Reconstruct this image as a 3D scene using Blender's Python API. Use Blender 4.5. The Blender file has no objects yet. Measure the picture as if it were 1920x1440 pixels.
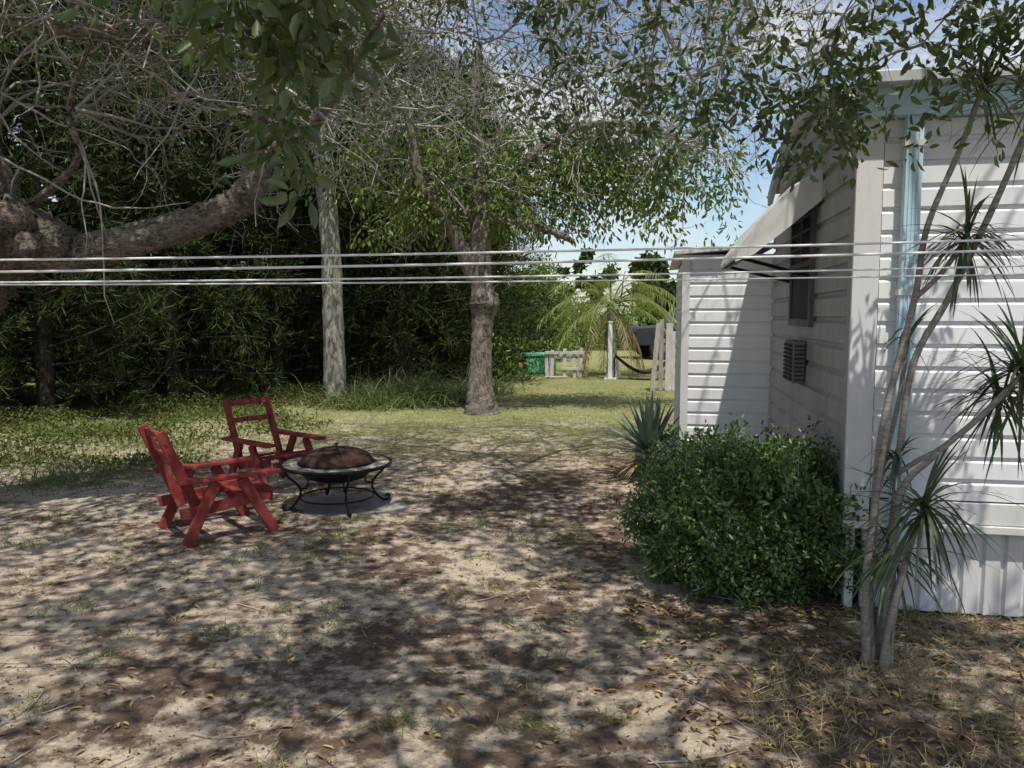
import bpy, math, random
import numpy as np
from mathutils import Vector, Matrix
rng=np.random.default_rng(7); random.seed(7)
scene=bpy.context.scene
scene.view_settings.view_transform='Standard'
try: scene.view_settings.look='None'
except Exception: pass
scene.view_settings.exposure=0

# ---------------------------------------------------------------- materials
def newmat(name):
    m=bpy.data.materials.new(name); m.use_nodes=True
    nt=m.node_tree; nt.nodes.clear()
    out=nt.nodes.new('ShaderNodeOutputMaterial')
    return m,nt,out
def N(nt,t,**kw):
    n=nt.nodes.new(t)
    for k,v in kw.items(): setattr(n,k,v)
    return n
def ramp(nt,fac,stops):
    r=N(nt,'ShaderNodeValToRGB'); e=r.color_ramp.elements
    while len(e)<len(stops): e.new(0.5)
    for i,(p,c) in enumerate(stops):
        e[i].position=p; e[i].color=(c[0],c[1],c[2],1) if not isinstance(c,(int,float)) else (c,c,c,1)
    nt.links.new(fac,r.inputs[0]); return r.outputs[0]
def noise(nt,scale,detail=4,rough=.6,vec=None,dist=0):
    n=N(nt,'ShaderNodeTexNoise'); n.inputs['Scale'].default_value=scale
    n.inputs['Detail'].default_value=detail; n.inputs['Roughness'].default_value=rough
    n.inputs['Distortion'].default_value=dist
    if vec is not None: nt.links.new(vec,n.inputs['Vector'])
    return n.outputs['Fac']
def mix(nt,f,a,b,mode='MIX'):
    m=N(nt,'ShaderNodeMix',data_type='RGBA',blend_type=mode)
    for sock,v in ((m.inputs[0],f),(m.inputs[6],a),(m.inputs[7],b)):
        if isinstance(v,(int,float)): sock.default_value=v
        elif isinstance(v,tuple): sock.default_value=(v[0],v[1],v[2],1)
        else: nt.links.new(v,sock)
    return m.outputs[2]
def math_(nt,op,a,b=0.0,clamp=False):
    m=N(nt,'ShaderNodeMath',operation=op); m.use_clamp=clamp
    for s,v in ((m.inputs[0],a),(m.inputs[1],b)):
        if isinstance(v,(int,float)): s.default_value=v
        else: nt.links.new(v,s)
    return m.outputs[0]
def coords(nt,kind='Object'):
    return N(nt,'ShaderNodeTexCoord').outputs[kind]
def mapping(nt,vec,scale):
    m=N(nt,'ShaderNodeMapping'); m.inputs['Scale'].default_value=scale
    nt.links.new(vec,m.inputs['Vector']); return m.outputs[0]
def bsdf(nt,out,color,rough=.8,metal=0,bump=None,bstr=.3,bdist=.01,spec=.3):
    b=N(nt,'ShaderNodeBsdfPrincipled')
    if isinstance(color,tuple): b.inputs['Base Color'].default_value=(*color,1)
    else: nt.links.new(color,b.inputs['Base Color'])
    if isinstance(rough,(int,float)): b.inputs['Roughness'].default_value=rough
    else: nt.links.new(rough,b.inputs['Roughness'])
    b.inputs['Metallic'].default_value=metal
    b.inputs['Specular IOR Level'].default_value=spec
    if bump is not None:
        bp=N(nt,'ShaderNodeBump'); bp.inputs['Strength'].default_value=bstr; bp.inputs['Distance'].default_value=bdist
        nt.links.new(bump,bp.inputs['Height']); nt.links.new(bp.outputs[0],b.inputs['Normal'])
    nt.links.new(b.outputs[0],out.inputs[0]); return b
def simple(name,c1,c2,scale=8,rough=.7,metal=0,bstr=.2,bdist=.005,stretch=(1,1,1),detail=5,spec=.3):
    m,nt,out=newmat(name); v=mapping(nt,coords(nt),stretch)
    f=noise(nt,scale,detail,.65,v)
    c=ramp(nt,f,[(.3,c1),(.7,c2)])
    bsdf(nt,out,c,rough,metal,f,bstr,bdist,spec); return m
def leafmat(name,cols,trans=.35,gloss=.08,rough=.45):
    m,nt,out=newmat(name)
    g=N(nt,'ShaderNodeNewGeometry')
    c=ramp(nt,g.outputs['Random Per Island'],[(i/(len(cols)-1),k) for i,k in enumerate(cols)])
    sh=N(nt,'ShaderNodeBsdfDiffuse'); nt.links.new(c,sh.inputs[0]); cur=sh.outputs[0]
    if trans:
        t=N(nt,'ShaderNodeBsdfTranslucent')
        tc=mix(nt,1.0,c,(1.25,1.3,.6),'MULTIPLY'); nt.links.new(tc,t.inputs[0])
        m1=N(nt,'ShaderNodeMixShader'); m1.inputs[0].default_value=trans
        nt.links.new(cur,m1.inputs[1]); nt.links.new(t.outputs[0],m1.inputs[2]); cur=m1.outputs[0]
    if gloss:
        gl=N(nt,'ShaderNodeBsdfGlossy'); gl.inputs['Roughness'].default_value=rough
        m2=N(nt,'ShaderNodeMixShader'); m2.inputs[0].default_value=gloss
        nt.links.new(cur,m2.inputs[1]); nt.links.new(gl.outputs[0],m2.inputs[2]); cur=m2.outputs[0]
    nt.links.new(cur,out.inputs[0]); return m

M_leaf=leafmat('leaf_green',[(.055,.085,.032),(.09,.13,.048),(.13,.175,.065),(.07,.11,.045)],.35,.04)
M_near=leafmat('leaf_near',[(.07,.11,.04),(.11,.16,.055),(.15,.20,.07),(.09,.14,.05)],.4,.05)
M_leafb=leafmat('leaf_bright',[(.10,.16,.035),(.17,.24,.06),(.13,.20,.045),(.21,.26,.07)],.4,.03)
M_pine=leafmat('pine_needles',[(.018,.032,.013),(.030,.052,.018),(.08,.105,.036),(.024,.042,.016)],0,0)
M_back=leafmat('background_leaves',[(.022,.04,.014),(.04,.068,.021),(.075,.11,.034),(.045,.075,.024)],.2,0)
M_bush=leafmat('bush_leaves',[(.065,.125,.035),(.11,.19,.05),(.155,.24,.07),(.085,.155,.04)],.35,.05)
M_drac=leafmat('dracaena_leaves',[(.035,.065,.03),(.06,.1,.045),(.09,.13,.06),(.05,.085,.04)],.25,.08)
M_agave=leafmat('agave_leaves',[(.09,.13,.09),(.13,.18,.13),(.17,.22,.15)],0,.08)
M_palm=leafmat('palm_leaves',[(.13,.18,.04),(.2,.26,.07),(.28,.3,.1),(.16,.22,.05)],.35,.04)
M_palmdry=leafmat('palm_dry',[(.35,.25,.14),(.45,.33,.2)],.3,0)
M_grass=leafmat('grass_blades',[(.14,.18,.05),(.24,.27,.09),(.36,.33,.15),(.17,.22,.055)],.25,0)
M_ograss=leafmat('ornamental_blades',[(.08,.12,.04),(.13,.18,.06),(.19,.22,.09),(.1,.14,.045)],.25,.03)
M_weed=leafmat('weed_blades',[(.09,.14,.035),(.15,.20,.06),(.26,.25,.12),(.11,.16,.04)],.25,0)
M_dry=leafmat('dry_grass',[(.3,.24,.14),(.38,.31,.19),(.22,.2,.1),(.45,.37,.24)],.15,0)
M_vine=leafmat('ground_vine',[(.05,.08,.022),(.09,.13,.035),(.14,.16,.055),(.15,.14,.065)],.25,0)
M_litter=leafmat('fallen_leaves',[(.09,.06,.04),(.2,.13,.07),(.33,.25,.1),(.15,.09,.05),(.42,.36,.13)],0,.04)
M_debris=leafmat('ground_debris',[(.045,.032,.025),(.1,.07,.05),(.16,.12,.08),(.06,.045,.035)],0,0)

def barkmat(name,c1,c2,sc=9,st=(1,1,.3),b=.9,bd=.03,tone=.5):
    m,nt,out=newmat(name); v=mapping(nt,coords(nt),st)
    f=noise(nt,sc,9,.75,v,1.2); f3=noise(nt,sc*4,5,.7,v,.4)
    h=math_(nt,'ADD',f,math_(nt,'MULTIPLY',f3,.5))
    c=ramp(nt,h,[(.62,c1),(.86,c2)])
    f2=noise(nt,2.1,4,.6,coords(nt)); c=mix(nt,ramp(nt,f2,[(.50,0.),(.64,tone)]),c,(.34,.33,.29))
    bsdf(nt,out,c,.9,0,h,b,bd,.1); return m
M_bark=barkmat('bark',(.06,.048,.038),(.34,.29,.24),16,(1,1,.4),1.0,.04,.35)
M_limb=barkmat('limb_bark',(.055,.042,.033),(.46,.385,.31),22,(.5,1,1),1.0,.06,.35)
M_barkg=barkmat('bark_grey',(.14,.13,.11),(.44,.41,.35),14,(1,1,.3),.7,.02,.6)
M_twig=simple('twig_bark',(.20,.18,.155),(.46,.43,.39),6,.85)
M_darkbark=barkmat('bark_dark',(.025,.02,.017),(.09,.075,.06),10,(1,1,.3),.8,.02,.1)
M_dstem=simple('dracaena_bark',(.17,.15,.13),(.36,.33,.29),30,.85,stretch=(.4,.4,2.5),bstr=.6)

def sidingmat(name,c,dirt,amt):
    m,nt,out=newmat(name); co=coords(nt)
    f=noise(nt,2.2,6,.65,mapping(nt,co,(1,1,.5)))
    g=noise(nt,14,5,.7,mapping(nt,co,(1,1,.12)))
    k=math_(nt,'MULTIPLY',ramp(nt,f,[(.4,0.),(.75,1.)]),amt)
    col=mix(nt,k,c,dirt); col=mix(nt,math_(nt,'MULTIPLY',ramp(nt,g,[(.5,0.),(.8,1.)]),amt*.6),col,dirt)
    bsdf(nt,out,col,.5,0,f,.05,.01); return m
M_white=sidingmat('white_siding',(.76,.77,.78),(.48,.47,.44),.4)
M_side=sidingmat('weathered_shaded_siding',(.37,.365,.35),(.18,.17,.15),.9)  # weathered streaks, plus the side wall's shade darkened into the base colour
M_awn=sidingmat('awning_paint',(.66,.66,.65),(.36,.35,.32),.7)
M_trim=sidingmat('white_trim',(.68,.68,.67),(.36,.34,.3),.5)
M_skirt=sidingmat('skirting_paint',(.72,.73,.75),(.36,.33,.28),.5)
M_blue=simple('light_blue_paint',(.42,.60,.67),(.49,.67,.73),5,.45)
M_roof=simple('metal_roof',(.36,.38,.39),(.52,.54,.54),3,.5)
M_glass,nt,out=newmat('window_glass_dark'); g=noise(nt,6,3,.5,coords(nt)); bsdf(nt,out,ramp(nt,g,[(.3,(.012,.013,.015)),(.7,(.03,.033,.036))]),.6,0,spec=.08)
M_black=simple('black_iron',(.012,.012,.013),(.03,.028,.027),30,.5,.6)
M_dark=simple('dark_void',(.02,.02,.018),(.04,.038,.033),5,.9)
M_darkg=simple('dark_window_frame',(.07,.07,.07),(.13,.13,.125),9,.6)
M_rust=simple('rusty_mesh',(.030,.018,.015),(.075,.042,.032),60,.95,0,.6,spec=.1)
M_concrete=simple('concrete',(.22,.21,.19),(.36,.34,.31),7,.9,bstr=.4)
M_rope=simple('white_rope',(.62,.62,.60),(.80,.80,.78),60,.8)
M_wood=simple('weathered_wood',(.20,.18,.15),(.38,.35,.30),9,.9,stretch=(3,3,.5),bstr=.5)
M_wgrey=simple('grey_vent',(.11,.11,.105),(.18,.18,.175),9,.7)
M_palew=simple('pale_weathered_wood',(.34,.33,.30),(.58,.56,.52),9,.9,stretch=(3,3,.5),bstr=.5)
M_green=simple('green_plastic',(.12,.46,.28),(.18,.55,.34),4,.5)
M_tarp=simple('black_fabric',(.015,.015,.017),(.04,.04,.04),9,.8)
M_paintblk=simple('dark_car_paint',(.02,.022,.025),(.03,.032,.036),2,.5)
M_flower=simple('white_petals',(.75,.75,.78),(.85,.85,.88),5,.6)
M_red,nt,out=newmat('red_painted_wood'); co=coords(nt)
f=noise(nt,16,8,.75,mapping(nt,co,(1,1,1))); c=ramp(nt,noise(nt,4,3,.5,co),[(.3,(.16,.028,.025)),(.7,(.26,.048,.043))])
c=mix(nt,ramp(nt,f,[(.56,0.),(.70,.75)]),c,(.32,.18,.15))
bsdf(nt,out,c,.65,0,f,.4,.004,.2)
M_slate,nt,out=newmat('slate_tiles'); co=coords(nt)
vo=N(nt,'ShaderNodeTexVoronoi',feature='F1'); vo.inputs['Scale'].default_value=9; nt.links.new(co,vo.inputs['Vector'])
ve=N(nt,'ShaderNodeTexVoronoi',feature='DISTANCE_TO_EDGE'); ve.inputs['Scale'].default_value=9; nt.links.new(co,ve.inputs['Vector'])
sep=N(nt,'ShaderNodeSeparateColor'); nt.links.new(vo.outputs['Color'],sep.inputs[0])
c=ramp(nt,sep.outputs[0],[(0,(.12,.12,.11)),(.5,(.22,.20,.17)),(1,(.36,.29,.22))])
c=mix(nt,ramp(nt,ve.outputs[0],[(.0,1.),(.06,0.)]),c,(.45,.42,.38))
bsdf(nt,out,c,.6,0,ve.outputs[0],.3,.01)

# ---------------------------------------------------------------- mesh helpers
def empty(name,loc=(0,0,0),rotz=0):
    o=bpy.data.objects.new(name,None); o.empty_display_size=.2
    o.location=loc; o.rotation_euler=(0,0,rotz); scene.collection.objects.link(o); return o
def mkobj(name,me,mat=None,parent=None):
    o=bpy.data.objects.new(name,me); scene.collection.objects.link(o)
    if mat is not None: me.materials.append(mat)
    if parent is not None: o.parent=parent
    return o
def fast(name,V,F,mat,parent=None,smooth=False):
    V=np.asarray(V,dtype=np.float32).reshape(-1,3); F=np.asarray(F,dtype=np.int32)
    me=bpy.data.meshes.new(name); k=F.shape[1]
    me.vertices.add(len(V)); me.vertices.foreach_set('co',V.ravel())
    me.loops.add(F.size); me.loops.foreach_set('vertex_index',F.ravel())
    me.polygons.add(len(F)); me.polygons.foreach_set('loop_start',np.arange(0,F.size,k,dtype=np.int32))
    me.update(calc_edges=True)
    if smooth: me.polygons.foreach_set('use_smooth',np.ones(len(F),dtype=bool))
    me.validate()
    return mkobj(name,me,mat,parent)
def norm(a): 
    return a/np.maximum(np.linalg.norm(a,axis=-1,keepdims=True),1e-9)
def rdir(n): return norm(rng.normal(size=(n,3)))
def leaves(name,pos,axis,L,W,mat,parent=None,fold=.25,flat=0):
    n=len(pos); axis=norm(axis)
    r=rdir(n)
    if flat: r=norm(r+np.array([0,0,flat]))
    side=norm(np.cross(axis,r)); nor=np.cross(side,axis)
    L=np.broadcast_to(L,(n,))[:,None]; W=np.broadcast_to(W,(n,))[:,None]
    P=lambda t,w,h: pos+axis*L*t+side*W*w+nor*W*h
    V=np.stack([P(0,0,0),P(.3,-.42,fold),P(.68,-.4,fold),P(1,0,-.15),P(.68,.4,fold),P(.3,.42,fold)],1).reshape(-1,3)
    b=np.arange(n)[:,None]*6
    F=np.concatenate([b+np.array([[0,1,2,3]]),b+np.array([[0,3,4,5]])],0)
    return fast(name,V,F,mat,parent)
def straps(name,pos,d,L,W,droop,mat,parent=None,segs=5,wprof=None,up=None,twist=0):
    n=len(pos); d=norm(d); L=np.broadcast_to(L,(n,)); W=np.broadcast_to(W,(n,)); droop=np.broadcast_to(droop,(n,))
    zz=np.array([0,0,1.0]); side=np.cross(d,zz+rdir(n)*(.05+twist)); side=norm(side)
    p=pos.copy(); dd=d.copy(); rows=[]
    for i in range(segs+1):
        t=i/segs; w=(wprof(t) if wprof else (1-t)**.6*(.6+.4*min(1,t*4)))
        if i==segs: w=.03
        rows.append(p-side*(W*w*.5)[:,None]); rows.append(p+side*(W*w*.5)[:,None])
        p=p+dd*(L/segs)[:,None]; dd=norm(dd-zz*(droop/segs)[:,None])
    V=np.stack(rows,1); m=V.shape[1]; b=np.arange(n)[:,None]*m
    F=np.concatenate([b+np.array([[2*i,2*i+1,2*i+3,2*i+2]]) for i in range(segs)],0)
    return fast(name,V.reshape(-1,3),F,mat,parent)
def tubes(name,lines,mat,parent=None,sides=4,rough=0,smooth=True):
    Vs=[];Fs=[];off=0
    ang=np.linspace(0,2*np.pi,sides,endpoint=False); ca=np.cos(ang);sa=np.sin(ang)
    k=np.arange(sides);k2=(k+1)%sides
    for pts,rad in lines:
        pts=np.asarray(pts,float); rad=np.asarray(rad,float); n=len(pts)
        t=norm(np.gradient(pts,axis=0))
        ref=np.array([0,0,1.]) if abs(t[:,2]).mean()<.8 else np.array([0,1.,0])
        a=norm(np.cross(t,ref)); b=np.cross(t,a)
        rr=rad[:,None,None]*np.ones((n,sides,1))
        if rough: 
            rr=rr*(1+rough*rng.normal(size=(n,sides,1)).clip(-1.5,1.5)+rough*.8*rng.normal(size=(1,sides,1)))
        V=pts[:,None,:]+rr*(a[:,None,:]*ca[None,:,None]+b[:,None,:]*sa[None,:,None])
        Vs.append(V.reshape(-1,3))
        i=np.arange(n-1)[:,None]*sides
        F=np.stack([i+k,i+k2,i+sides+k2,i+sides+k],-1).reshape(-1,4)+off
        Fs.append(F); off+=n*sides
    return fast(name,np.concatenate(Vs),np.concatenate(Fs),mat,parent,smooth)
def smoothline(pts,rad,m=6):
    pts=np.array(pts,float); rad=np.array(rad,float); n=len(pts); P=[];R=[]
    ext=np.vstack([2*pts[0]-pts[1],pts,2*pts[-1]-pts[-2]])
    for i in range(n-1):
        p0,p1,p2,p3=ext[i:i+4]
        for t in np.linspace(0,1,m,endpoint=False):
            P.append(.5*((2*p1)+(-p0+p2)*t+(2*p0-5*p1+4*p2-p3)*t*t+(-p0+3*p1-3*p2+p3)*t**3))
            R.append(rad[i]*(1-t)+rad[i+1]*t)
    P.append(pts[-1]);R.append(rad[-1]); return np.array(P),np.array(R)
def walk(p,d,L,r0,r1,n,wander,grav):
    P=[np.array(p,float)]; d=np.array(d,float); d/=np.linalg.norm(d)
    for i in range(n):
        d=d+rng.normal(size=3)*wander+np.array([0,0,grav]); d/=np.linalg.norm(d)
        P.append(P[-1]+d*L/n)
    return np.array(P),np.linspace(r0,r1,n+1)
def grow(p,d,L,r,level,out,tips,kids=4,wander=.22,grav=-.03,n=6,spread=.9):
    P,R=walk(p,d,L,r,r*.35,n,wander,grav); out.append((P,R))
    if level==0: tips.extend([P[-1],P[-2],P[-3]]); return
    for k in range(kids):
        i=random.randint(1,n); dd=P[i]-P[i-1]; dd/=np.linalg.norm(dd)
        dd=dd+rng.normal(size=3)*spread*.6
        grow(P[i],dd,L*random.uniform(.45,.75),R[i]*.6,level-1,out,tips,kids,wander*1.1,grav,n,spread)
def clusterleaves(name,tips,per,sig,L,W,mat,parent,droop=.5,fold=.25):
    tips=np.array(tips); n=len(tips)*per
    c=np.repeat(tips,per,0); pos=c+rng.normal(size=(n,3))*sig
    ax=norm(pos-c)+rdir(n)*.6-np.array([0,0,droop])
    return leaves(name,pos,ax,L*rng.uniform(.6,1.2,n),W*rng.uniform(.7,1.2,n),mat,parent,fold)
class MB:
    def __init__(s): s.v=[];s.f=[]
    def box(s,x0,x1,y0,y1,z0,z1):
        b=len(s.v); s.v+=[(x,y,z) for z in (z0,z1) for x,y in ((x0,y0),(x1,y0),(x1,y1),(x0,y1))]
        s.f+=[tuple(b+i for i in q) for q in ((3,2,1,0),(4,5,6,7),(0,1,5,4),(1,2,6,5),(2,3,7,6),(3,0,4,7))]
    def plank(s,p0,p1,side,w,t):
        p0=Vector(p0);p1=Vector(p1);d=(p1-p0).normalized(); sd=Vector(side); sd=(sd-d*sd.dot(d)).normalized(); o=d.cross(sd)
        b=len(s.v)
        for p in (p0,p1):
            for a,c in ((-1,-1),(1,-1),(1,1),(-1,1)): s.v.append(tuple(p+sd*(a*w/2)+o*(c*t/2)))
        s.f+=[tuple(b+i for i in q) for q in ((3,2,1,0),(4,5,6,7),(0,1,5,4),(1,2,6,5),(2,3,7,6),(3,0,4,7))]
    def cyl(s,p0,p1,r,n=12):
        p0=Vector(p0);p1=Vector(p1);d=(p1-p0).normalized(); a=d.orthogonal().normalized(); c=d.cross(a); b=len(s.v)
        for p in (p0,p1):
            for i in range(n):
                t=2*math.pi*i/n; s.v.append(tuple(p+a*(r*math.cos(t))+c*(r*math.sin(t))))
        for i in range(n):
            j=(i+1)%n; s.f.append((b+i,b+j,b+n+j,b+n+i))
        s.f.append(tuple(b+i for i in reversed(range(n)))); s.f.append(tuple(b+n+i for i in range(n)))
    def obj(s,name,mat,parent=None,bevel=0):
        me=bpy.data.meshes.new(name); me.from_pydata(s.v,[],s.f); me.update()
        o=mkobj(name,me,mat,parent)
        if bevel:
            m=o.modifiers.new('bevel','BEVEL'); m.width=bevel; m.segments=2; m.limit_method='ANGLE'
        return o
def revolve(name,prof,mat,parent,n=64,smooth=True):
    prof=np.array(prof,float); a=np.linspace(0,2*np.pi,n,endpoint=False)
    V=np.stack([np.outer(np.cos(a),prof[:,0]),np.outer(np.sin(a),prof[:,0]),np.tile(prof[:,1],(n,1))],-1)
    m=len(prof); F=[]
    for i in range(n):
        for j in range(m-1):
            F.append((i*m+j,((i+1)%n)*m+j,((i+1)%n)*m+j+1,i*m+j+1))
    return fast(name,V.reshape(-1,3),F,mat,parent,smooth)

# ---------------------------------------------------------------- ground
def hgt(x,y):
    return .012*np.sin(x*1.9+y*.7)*np.sin(y*1.3-x*.5)+.008*np.sin(x*4.3+1)*np.sin(y*3.7)+.004*np.sin(9*x+3*y)*np.sin(8*y-2*x)
u=np.linspace(-1,1,321); gx=np.sinh(u*5.2)/np.sinh(5.2)*250; gy=gx+6
X,Y=np.meshgrid(gx,gy,indexing='ij'); Z=hgt(X,Y)*np.exp(-((np.hypot(X,Y-6))/40)**2)
n=len(u); idx=np.arange(n*n).reshape(n,n)
F=np.stack([idx[:-1,:-1],idx[1:,:-1],idx[1:,1:],idx[:-1,1:]],-1).reshape(-1,4)
M_ground,nt,out=newmat('sandy_ground'); co=coords(nt)
sx=N(nt,'ShaderNodeSeparateXYZ'); nt.links.new(co,sx.inputs[0])
fine=noise(nt,45,8,.75,co); med=noise(nt,7,8,.7,co); big=noise(nt,1.1,6,.6,co,.4)
sand=ramp(nt,fine,[(.3,(.32,.255,.185)),(.5,(.52,.435,.335)),(.72,(.68,.60,.49))])
sand=mix(nt,ramp(nt,med,[(.4,0.),(.75,.6)]),sand,(.27,.195,.13))
speck=noise(nt,140,3,.8,co)
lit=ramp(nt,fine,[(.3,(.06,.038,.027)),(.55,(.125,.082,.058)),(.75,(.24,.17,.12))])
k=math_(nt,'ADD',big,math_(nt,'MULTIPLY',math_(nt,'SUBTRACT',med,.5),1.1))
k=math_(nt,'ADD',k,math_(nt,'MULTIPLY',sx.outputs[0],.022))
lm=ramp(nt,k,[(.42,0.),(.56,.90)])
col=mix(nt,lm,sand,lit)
col=mix(nt,ramp(nt,speck,[(.60,0.),(.68,.75)]),col,(.075,.05,.035))
gr=ramp(nt,fine,[(.3,(.13,.145,.05)),(.5,(.24,.245,.10)),(.75,(.40,.37,.20))])
g1=math_(nt,'MULTIPLY',math_(nt,'SUBTRACT',sx.outputs[1],8.3),.28)
g1=math_(nt,'ADD',g1,math_(nt,'MULTIPLY',math_(nt,'SUBTRACT',big,.5),2.4))
g1=math_(nt,'ADD',g1,math_(nt,'MULTIPLY',math_(nt,'SUBTRACT',med,.5),2.0),True)
g1=math_(nt,'MULTIPLY',g1,.88)
col=mix(nt,g1,col,gr)
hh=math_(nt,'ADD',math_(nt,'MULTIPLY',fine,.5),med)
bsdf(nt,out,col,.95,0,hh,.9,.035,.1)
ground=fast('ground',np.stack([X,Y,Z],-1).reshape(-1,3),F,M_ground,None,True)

def scatter(nn,x0,x1,y0,y1,z=.006,power=1.0):
    x=rng.uniform(x0,x1,nn); y=y0+(y1-y0)*rng.uniform(0,1,nn)**power
    return np.stack([x,y,hgt(x,y)+z],-1)
def flatdirs(n,tilt=.12):
    a=rng.uniform(0,2*np.pi,n); return np.stack([np.cos(a),np.sin(a),rng.normal(0,tilt,n)],-1)
p=np.concatenate([scatter(3600,-6,5,1.8,9,.008,1.4),scatter(2200,.6,3.2,2.0,4.2,.01)])
leaves('fallen_leaves',p,flatdirs(len(p)),rng.uniform(.02,.06,len(p)),rng.uniform(.010,.022,len(p)),M_litter,None,.3,4)
p=scatter(42000,-6,5,1.6,9,.003,1.5)
kk=np.sin(p[:,0]*2.3+1.2*np.sin(p[:,1]*1.7))*np.sin(p[:,1]*2.9+np.sin(p[:,0]*3.1))+rng.normal(0,.5,len(p))>.0
p=p[kk]
leaves('ground_debris',p,flatdirs(len(p),.25),rng.uniform(.006,.026,len(p)),rng.uniform(.003,.009,len(p)),M_debris,None,.3,3)
tw=[]
for q in scatter(230,-5,4,2,8,.01): 
    a=random.uniform(0,6.28); tw.append(walk(q,(math.cos(a),math.sin(a),0),random.uniform(.08,.5),.003,.0015,5,.15,0))
for P,R in tw: P[:,2]=hgt(P[:,0],P[:,1])+.008
tubes('fallen_twigs',tw,M_twig,None,4)

def blades(name,p,L,mat,lean=.5,W=.005,droop=.6,segs=3):
    d=rng.normal(size=(len(p),3))*lean; d[:,2]=1
    return straps(name,p,d,L,W,droop,mat,None,segs,twist=1.0)
p=scatter(90000,-7,6,7.9,24,0,1.25)
m=(np.sin(p[:,0]*1.7+p[:,1])*np.sin(p[:,1]*1.3-p[:,0]*.6)*.9+(p[:,1]-9.6)*.38-.12*(p[:,0]+1)+rng.normal(0,.6,len(p)))>0
p=p[m]
blades('lawn_grass',p,rng.uniform(.02,.06,len(p)),M_grass,.9,.007)
tuf=[]
for q in scatter(280,-5.5,3.4,2.0,9,0): tuf.append(q+rng.normal(size=(34,3))*np.array([.05,.05,0]))
for q in scatter(140,-7,-2.2,7.0,10,0): tuf.append(q+rng.normal(size=(60,3))*np.array([.12,.12,0]))
p=np.concatenate(tuf); blades('weeds',p,rng.uniform(.02,.09,len(p)),M_weed,.9,.0055)
p=np.concatenate([scatter(11000,1.7,4.2,2.3,4.05,0),scatter(2600,.9,1.9,2.4,3.4,0)])
p=p[(np.sin(p[:,0]*5)*np.sin(p[:,1]*6)+rng.normal(0,.6,len(p)))>-.1]
blades('dry_grass',p,rng.uniform(.03,.12,len(p)),M_dry,1.3,.004)
p=scatter(38000,-9,-2.6,7.8,15.5,0,1.0)
m=(p[:,0]<-3.5+.06*(p[:,1]-8)+.6*np.sin(p[:,1]*1.9)+rng.normal(0,.3,len(p)))&((np.sin(p[:,0]*2.2+p[:,1])*np.sin(p[:,1]*1.8-p[:,0])+rng.normal(0,.4,len(p)))>-.45)
p=p[m]; p[:,2]+=rng.uniform(0,.22,len(p))*(.25+np.clip(np.sin(p[:,0]*2)*np.sin(p[:,1]*1.6)+.4,0,1))
leaves('ground_cover_vine',p,rdir(len(p)),rng.uniform(.03,.07,len(p)),.028,M_vine,None,.2,1)
def grassclump(name,c,n,L,mat,spread=.12,W=.012):
    e=empty(name,c); p=rng.normal(size=(n,3))*np.array([spread,spread,0])
    d=rng.normal(size=(n,3))*.75; d[:,2]=1
    straps('leaves',p,d,L*rng.uniform(.5,1.1,n),W,1.6,mat,e,5,twist=.5); return e
for i,(x,y) in enumerate([(-2.75,13.4),(-2.3,13.2),(-1.85,13.5),(-1.4,13.6),(-1.05,14.0),(-2.5,14.6),(-1.8,14.9),(-.6,15.5),(-6.2,8.0),(-6.6,8.6),(-4.4,7.3)]):
    grassclump('ornamental_grass',(x,y,0),360,.74 if y>9 else .35,M_ograss,.30,.018 if y>9 else .01)

# ---------------------------------------------------------------- mobile home
home=empty('mobile_home',(1.82,4.1,0),math.radians(-10.5))
def siding(name,o,al,nr,L,z0,z1,pitch,depth,mat,parent,clip=None):
    o=Vector(o);al=Vector(al);nr=Vector(nr);V=[];Fc=[]
    z=z0
    while z<z1-.002:
        zt=min(z+pitch,z1); a,b=0,L
        if clip:
            r=clip(zt)
            if r is None: break
            a,b=r
        b0=len(V); h=zt-z
        for (dn,zz) in ((0,z),(depth,z+.004),(depth*.9,z+h*.74),(depth*.15,z+h*.86),(0,zt)):
            for s in (a,b):
                q=o+al*s+nr*dn; V.append((q.x,q.y,zz))
        for i in range(4): Fc.append((b0+2*i,b0+2*i+1,b0+2*i+3,b0+2*i+2))
        z=zt
    me=bpy.data.meshes.new(name); me.from_pydata(V,[],Fc); me.update()
    return mkobj(name,me,mat,parent)
RZ=.34; D=2.85
def clip(z):
    if z<=2.66: return (0,D)
    k=1-(z-2.66)/RZ
    if k<=.03: return None
    w=D/2*math.sqrt(k); return (D/2-w,D/2+w)
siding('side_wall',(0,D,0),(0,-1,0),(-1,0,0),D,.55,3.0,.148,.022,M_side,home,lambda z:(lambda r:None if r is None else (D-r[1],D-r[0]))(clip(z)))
siding('end_wall',(.11,0,0),(1,0,0),(0,-1,0),4.2,.62,2.66,.118,.016,M_white,home)
b=MB(); b.box(.01,4.3,.01,D-.01,.5,2.64); b.obj('wall_core',M_dark,home)
b=MB(); b.box(-.026,.105,-.028,.0,.5,2.70); b.obj('corner_trim',M_trim,home,.004)
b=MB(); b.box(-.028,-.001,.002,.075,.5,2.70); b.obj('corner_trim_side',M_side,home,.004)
b=MB(); b.box(.118,4.3,-.030,.0,.50,.615); b.box(-.03,4.3,-.045,-.002,.455,.497); b.box(-.035,-.002,.12,D,.47,.545); b.obj('bottom_board',M_trim,home,.004)
V=[];Fc=[];ys=np.linspace(-.10,D+.08,30)
for y in ys:
    zz=2.66+RZ*(1-((min(max(y,-.3),D+.3)-D/2)/(D/2))**2)
    for x in (-.07,4.4):
        V.append((x,y,zz+.05)); 
    V.append((-.07,y,zz-.055)); V.append((-.03,y,zz-.055))
for i in range(len(ys)-1):
    a=4*i; Fc+=[(a,a+1,a+5,a+4),(a,a+4,a+6,a+2),(a+2,a+6,a+7,a+3)]
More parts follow.
